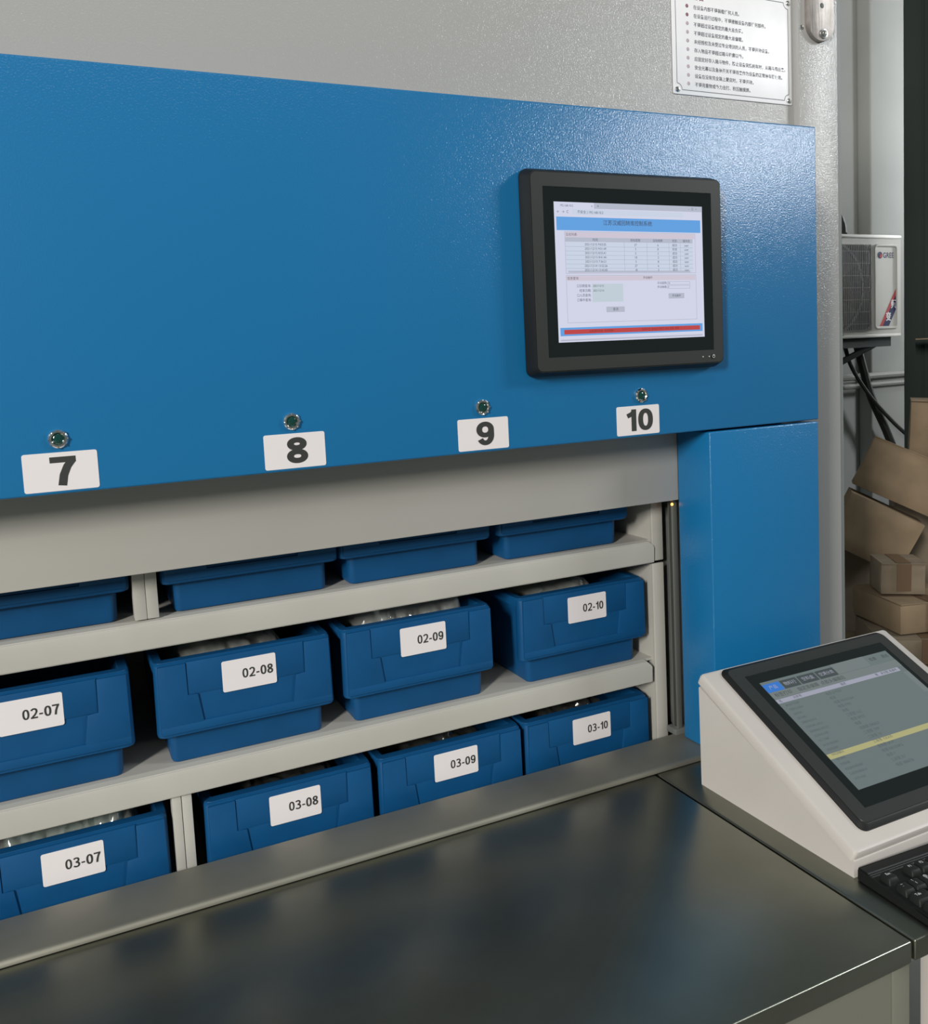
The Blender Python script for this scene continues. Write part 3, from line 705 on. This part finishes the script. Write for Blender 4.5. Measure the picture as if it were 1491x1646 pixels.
# ------------------------------------------------------------------ air conditioner outdoor unit on the back wall
AX0, AX1, AY, AZ0, AZ1 = 2.60, 3.6216, 2.70, 0.2100, 0.8490
ac = thing('air_conditioner', ((AX0+AX1)/2, AY+0.2, AZ0), 'cream outdoor air conditioner unit with round fan grille on the back wall', 'air conditioner')
GX1 = 3.355
box('casing', AX0, AX1, AY+0.012, AY+0.275, AZ0+0.02, AZ1-0.022, M_ACW, ac, bev=0.006)
box('lid', AX0-0.004, AX1+0.004, AY-0.004, AY+0.281, AZ1-0.024, AZ1, M_ACW, ac, bev=0.006)
box('base_pan', AX0-0.002, AX1+0.002, AY, AY+0.277, AZ0, AZ0+0.022, M_ACW, ac, bev=0.004)
bm = bmesh.new()      # front frame around the grille: surround with rounded opening
gz0, gz1, gx0 = AZ0+0.050, AZ1-0.065, AX0+0.05
add_box(bm, AX0, gx0, AY, AY+0.012, AZ0+0.02, AZ1-0.022); add_box(bm, GX1, AX1, AY, AY+0.012, AZ0+0.02, AZ1-0.022)
add_box(bm, gx0, GX1, AY, AY+0.012, AZ0+0.02, gz0); add_box(bm, gx0, GX1, AY, AY+0.012, gz1, AZ1-0.022)
for sx in (0, 1):
    for sz in (0, 1):
        cx, cz = (GX1 if sx else gx0), (gz1 if sz else gz0); r = 0.05
        dx, dz = (-1 if sx else 1), (-1 if sz else 1)
        pts = [(cx, cz)] + [(cx + dx*(r - r*math.sin(a)), cz + dz*(r - r*math.cos(a))) for a in [PI/2*k/5 for k in range(6)]]
        add_loft(bm, [[(x, AY, z) for x, z in pts], [(x, AY+0.012, z) for x, z in pts]])
obj('front_frame', bm, M_ACW, ac)
box('fan_well', gx0, GX1, AY+0.0115, AY+0.0122, gz0, gz1, M_ACD, ac)
fcx, fcz = (gx0+GX1)/2, (gz0+gz1)/2
ffm = face_frame(fcx, AY+0.011, fcz)
bm = bmesh.new(); add_lathe(bm, [(0.295, 0), (0.295, 0.004), (0.280, 0.004), (0.280, 0)], 48); obj('fan_shroud', bm, M_PIPE, ac, ffm)
bm = bmesh.new()
for k in range(3):
    a0 = 2*PI*k/3 + 0.4
    inner_ = [(0.06*math.cos(a0+t), 0.06*math.sin(a0+t), 0.001) for t in (0, 0.7)]
    outer_ = [(0.265*math.cos(a0+t), 0.265*math.sin(a0+t), 0.003) for t in (1.15, 0.9, 0.65, 0.4, 0.15)]
    lo = [Vector(p) for p in [inner_[0], inner_[1]] + outer_]
    add_loft(bm, [lo, [p + Vector((0, 0, 0.002)) for p in lo]])
add_lathe(bm, [(0.07, 0), (0.07, 0.004), (0, 0.005)], 24)
obj('fan_blades', bm, mat('grey_fan_plastic', (0.10, 0.105, 0.095), 0.5), ac, ffm)
# louvre shadows, put in as dark horizontal bars behind the wires
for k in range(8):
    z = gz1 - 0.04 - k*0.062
    box('louvre_shadow_bar', GX1-0.17 if 0 < k < 7 else gx0+0.02, GX1-0.004, AY+0.006, AY+0.009, z-0.004, z+0.004, mat('louvre_shadow_dark', (0.07, 0.072, 0.065), 0.6), ac)
nw = 46
for k in range(nw):
    x = gx0 + (GX1-gx0)*(k+0.5)/nw
    bm = bmesh.new(); add_tube(bm, [(x, AY-0.004, gz0-0.004), (x, AY-0.004, gz1+0.004)], 0.0032, 6); obj('grille_wire', bm, M_ACG, ac)
for k in range(7):
    z = gz0 + (gz1-gz0)*(k+0.5)/7
    bm = bmesh.new(); add_tube(bm, [(gx0-0.004, AY+0.001, z), (GX1+0.004, AY+0.001, z)], 0.003, 6); obj('grille_hoop', bm, M_ACG, ac)
# embossed right panel
fp = face_frame(3.486, AY, (AZ0+AZ1)/2 - 0.005)
bm = bmesh.new(); hx_, hz_ = 0.108, 0.268
lo = [rrect(hx_, hz_, 0.03, 5), rrect(hx_-0.006, hz_-0.006, 0.026, 5), rrect(hx_-0.014, hz_-0.014, 0.02, 5)]
add_loft(bm, [[(x, y, 0) for x, y in lo[0]], [(x, y, 0.007) for x, y in lo[1]], [(x, y, 0.007) for x, y in lo[2]], [(x, y, 0.002) for x, y in rrect(hx_-0.020, hz_-0.020, 0.016, 5)]])
ep = obj('service_panel', bm, M_ACW, ac, fp)
text('brand_lettering', [('GREE', -0.030, 0.196, 0.046, 'LEFT', 0.02, 0.92)], M_NAVY, ep, fp @ Matrix.Translation((0, 0, 0.0025)))
bm = bmesh.new(); add_lathe(bm, [(0.0215, 0), (0.0215, 0.001), (0, 0.001)], 20, Matrix.Translation((-0.055, 0.198, 0.002))); obj('brand_emblem', bm, M_NAVY, ep, fp)
bm = bmesh.new(); add_prism(bm, [(-0.058, 0.180), (-0.036, 0.190), (-0.036, 0.204), (-0.052, 0.204), (-0.052, 0.196), (-0.060, 0.194)], 0.003, 0.0036); obj('brand_emblem', bm, M_RED, ep, fp)
bm = bmesh.new(); add_prism(bm, [(-0.036, -0.246), (-0.010, -0.246), (0.086, -0.092), (0.086, -0.052)], 0.002, 0.003)
add_prism(bm, [(-0.060, -0.246), (-0.036, -0.246), (0.086, -0.052), (0.086, -0.012)], 0.002, 0.003); 
o = obj('red_stripe', bm, M_RED, ep, fp)
bm = bmesh.new(); add_prism(bm, [(-0.034, -0.246), (0.022, -0.246), (0.086, -0.142), (0.086, -0.052)], 0.0025, 0.0034); obj('navy_stripe', bm, M_NAVY, ep, fp)
text('stripe_lettering', [('变', 0.018, -0.190, 0.058, 'CENTER', 0.03, 0.8), ('频', 0.064, -0.112, 0.058, 'CENTER', 0.03, 0.8)], M_LABEL, ep, fp @ Matrix.Translation((0, 0, 0.0036)))
# wall bracket
br = thing('wall_bracket', (3.1, 3.09, 0.15), 'dark steel wall bracket carrying the air conditioner', 'bracket')
for x in (2.68, 3.50):
    box('arm', x-0.02, x+0.045, 2.735, 2.985, 0.150, 0.2095, M_COLUMN, br)
box('front_rail', 2.62, 3.548, 2.715, 2.735, 0.150, 0.2095, M_COLUMN, br)
bm = bmesh.new(); add_tube(bm, [(3.04, 2.745, 0.03), (3.16, 2.740, 0.075), (3.42, 2.735, 0.165)], 0.020, 6); obj('diagonal_brace', bm, M_COLUMN, br)
# cables and conduits
def cable(name, pts, r, m, label, cat):
    P_ = [Vector(p) for p in pts]; out = []
    for i in range(len(P_)-1):
        p0, p1, p2, p3 = P_[max(i-1, 0)], P_[i], P_[i+1], P_[min(i+2, len(P_)-1)]
        for k in range(8):
            t = k/8; out.append(0.5*((2*p1) + (p2-p0)*t + (2*p0-5*p1+4*p2-p3)*t*t + (3*p1-p0-3*p2+p3)*t**3))
    out.append(P_[-1])
    bm = bmesh.new(); add_tube(bm, out, r, 8); return tag(obj(name, bm, m), label, cat)
cable('refrigerant_pipe', [(3.44, 2.905, 0.2), (3.47, 2.905, 0.149), (3.527, 2.905, -0.015), (3.597, 2.905, -0.193), (3.742, 2.905, -0.435), (3.92, 2.905, -0.78)], 0.026, M_CABLE, 'thick insulated pipe hanging down below the air conditioner', 'pipe')
cable('power_cable', [(3.28, 2.85, 0.209), (3.34, 2.85, 0.043), (3.50, 2.85, -0.155), (3.69, 2.85, -0.325), (3.85, 2.85, -0.445), (4.2, 2.85, -0.68)], 0.013, M_CABLE, 'thin black cable running diagonally from the air conditioner to the dark column', 'cable')
cable('conduit_pipe', [(-1.0, 2.962, -0.055), (2.0, 2.962, -0.055), (4.6, 2.962, -0.040)], 0.022, M_PIPE, 'upper horizontal grey conduit along the back wall', 'pipe')
cable('conduit_pipe', [(-1.0, 2.967, -0.115), (2.0, 2.967, -0.115), (4.6, 2.967, -0.100)], 0.018, M_PIPE, 'lower horizontal grey conduit along the back wall', 'pipe')
cable('drain_hose', [(3.36, 2.93, 0.884), (3.37, 2.95, 0.95), (3.34, 2.98, 1.04), (3.2, 3.04, 1.14)], 0.035, M_CABLE, 'dark hose rising behind the top of the air conditioner', 'hose')
# steel column
CR = Matrix.Rotation(-0.80, 3, 'Z')
tc_ = thing('steel_column', (3.150, 2.300, FZ), 'dark green steel building column at the right edge', 'column', rot=CR)
CF = wm(tc_)
for nm, a, b, c0, c1 in (('front_flange', 0, 0.44, 0, 0.02), ('web', 0.21, 0.23, 0.02, 0.20), ('rear_flange', 0.03, 0.41, 0.20, 0.22)):
    box(nm, a, b, c0, c1, 0, 6.0, M_COLUMN, tc_, CF)
box('cover_strip', 0.105, 0.113, -0.008, 0, 0, 6.0, M_COLUMN, tc_, CF)

# ------------------------------------------------------------------ cartons
RZ = -0.89
def carton(center, dims, roll, pitch, yaw, label, m=M_CARD, tape=True, flaps=True, open_=False, tape_side=None):
    """dims (w, d, h); yaw 0 faces the camera; roll tilts clockwise in the picture"""
    rot = Matrix.Rotation(RZ+yaw, 3, 'Z') @ Matrix.Rotation(pitch, 3, 'X') @ Matrix.Rotation(roll, 3, 'Y')
    wd, d, h = dims
    base = Vector(center) + rot @ Vector((0, 0, -h/2))
    t = thing('cardboard_box', base, label, 'box', 'cardboard boxes piled by the wall', rot=rot)
    F = wm(t)
    bm = bmesh.new()
    if open_:
        k = 0.006
        add_box(bm, -wd/2, wd/2, -d/2, -d/2+k, 0, h, 0.0015); add_box(bm, -wd/2, wd/2, d/2-k, d/2, 0, h, 0.0015)
        add_box(bm, -wd/2, -wd/2+k, -d/2+k, d/2-k, 0, h, 0.0015); add_box(bm, -wd/2+k, wd/2, -d/2+k, d/2-k, 0, k); add_box(bm, -wd/2+k, wd/2, -d/2+k, d/2-k, h-k, h)
    else:
        add_box(bm, -wd/2, wd/2, -d/2, d/2, 0, h-0.004, 0.004)
    bmesh.ops.subdivide_edges(bm, edges=[e for e in bm.edges if e.calc_length() > 0.1], cuts=3, use_grid_fill=True)
    for v in bm.verts:
        n = noise.noise_vector(v.co*4 + Vector(center)*7)*0.006
        if v.co.z > 0.02: v.co += n
    obj('carton', bm, m, t, F)
    if flaps and not open_:
        for s in (-1, 1):
            bm = bmesh.new(); add_box(bm, -wd/2-0.001, wd/2+0.001, 0.002 if s > 0 else -d/2-0.001, d/2+0.001 if s > 0 else -0.002, h-0.003, h+0.001)
            o = obj('flap', bm, m, t, F)
            o.rotation_euler.x += -0.03*s*random.random()
    if tape:
        tw = min(0.045, wd*0.16)
        bm = bmesh.new(); add_box(bm, -tw if wd < 0.3 else -0.03, tw if wd < 0.3 else 0.03, -d/2-0.0075, -d/2-0.005, h*0.12 if wd < 0.3 else 0, h*0.98)
        add_box(bm, -0.03, 0.03, -d/2-0.002, d/2+0.002, h+0.0015, h+0.0025)
        obj('tape', bm, M_TAPE, t, F)
    return t
#       centre                    w     d     h     roll  pitch  yaw
carton((2.345, 1.605, -0.487), (0.50, 0.24, 0.25), 0.44, -0.10, 0.05, 'large tilted cardboard box lying highest on the pile, below the cables', tape=False)
carton((2.145, 1.685, -0.706), (0.34, 0.26, 0.26), 0.46, -0.05, 0.10, 'brown tilted cardboard box wedged under the largest box', M_CARD, tape=False, open_=True)
carton((2.000, 1.430, -0.852), (0.185, 0.17, 0.140), 0.02, 0.0, 0.30, 'small taped cardboard box standing on a wider box', M_CARD2)
carton((2.045, 1.410, -1.000), (0.32, 0.34, 0.135), 0.0, 0.0, 0.62, 'wide flat cardboard box with brown tape under the small box', M_CARD)
carton((2.020, 1.360, -1.130), (0.40, 0.36, 0.110), 0.0, 0.0, 0.30, 'flattened cardboard box peeking out just above the terminal', M_CARD2)
carton((2.060, 1.400, -1.390), (0.60, 0.46, 0.390), 0.0, 0.0, 0.2, 'big cardboard box at the bottom of the pile behind the terminal', M_CARD, tape=False)
carton((2.6850, 1.740, -0.270), (0.26, 0.25, 0.30), 0.05, 0.0, 0.0, 'upright cardboard box at the right edge, behind the largest tilted box', M_CARD, tape=False)
carton((2.745, 1.790, -1.007), (0.42, 0.30, 1.150), 0.0, 0.0, 0.1, 'tall cardboard box behind the pile at the right edge', M_CARD2, tape=False)
g = carton((3.150, 1.970, -0.6975), (0.28, 0.19, 1.785), 0.0, 0.0, 0.0, 'tall narrow cardboard box whose thin top flap juts in front of the dark column', M_CARD, tape=False, flaps=False)
box('flap', -0.206, -0.139, -0.095, 0.095, 1.775, 1.781, M_CARD, g, wm(g))
carton((2.21, 2.07, -1.21), (0.50, 0.34, 0.74), 0.0, 0.0, 0.2, 'grey brown cardboard box standing at the back of the pile', M_CARD2, tape=False)
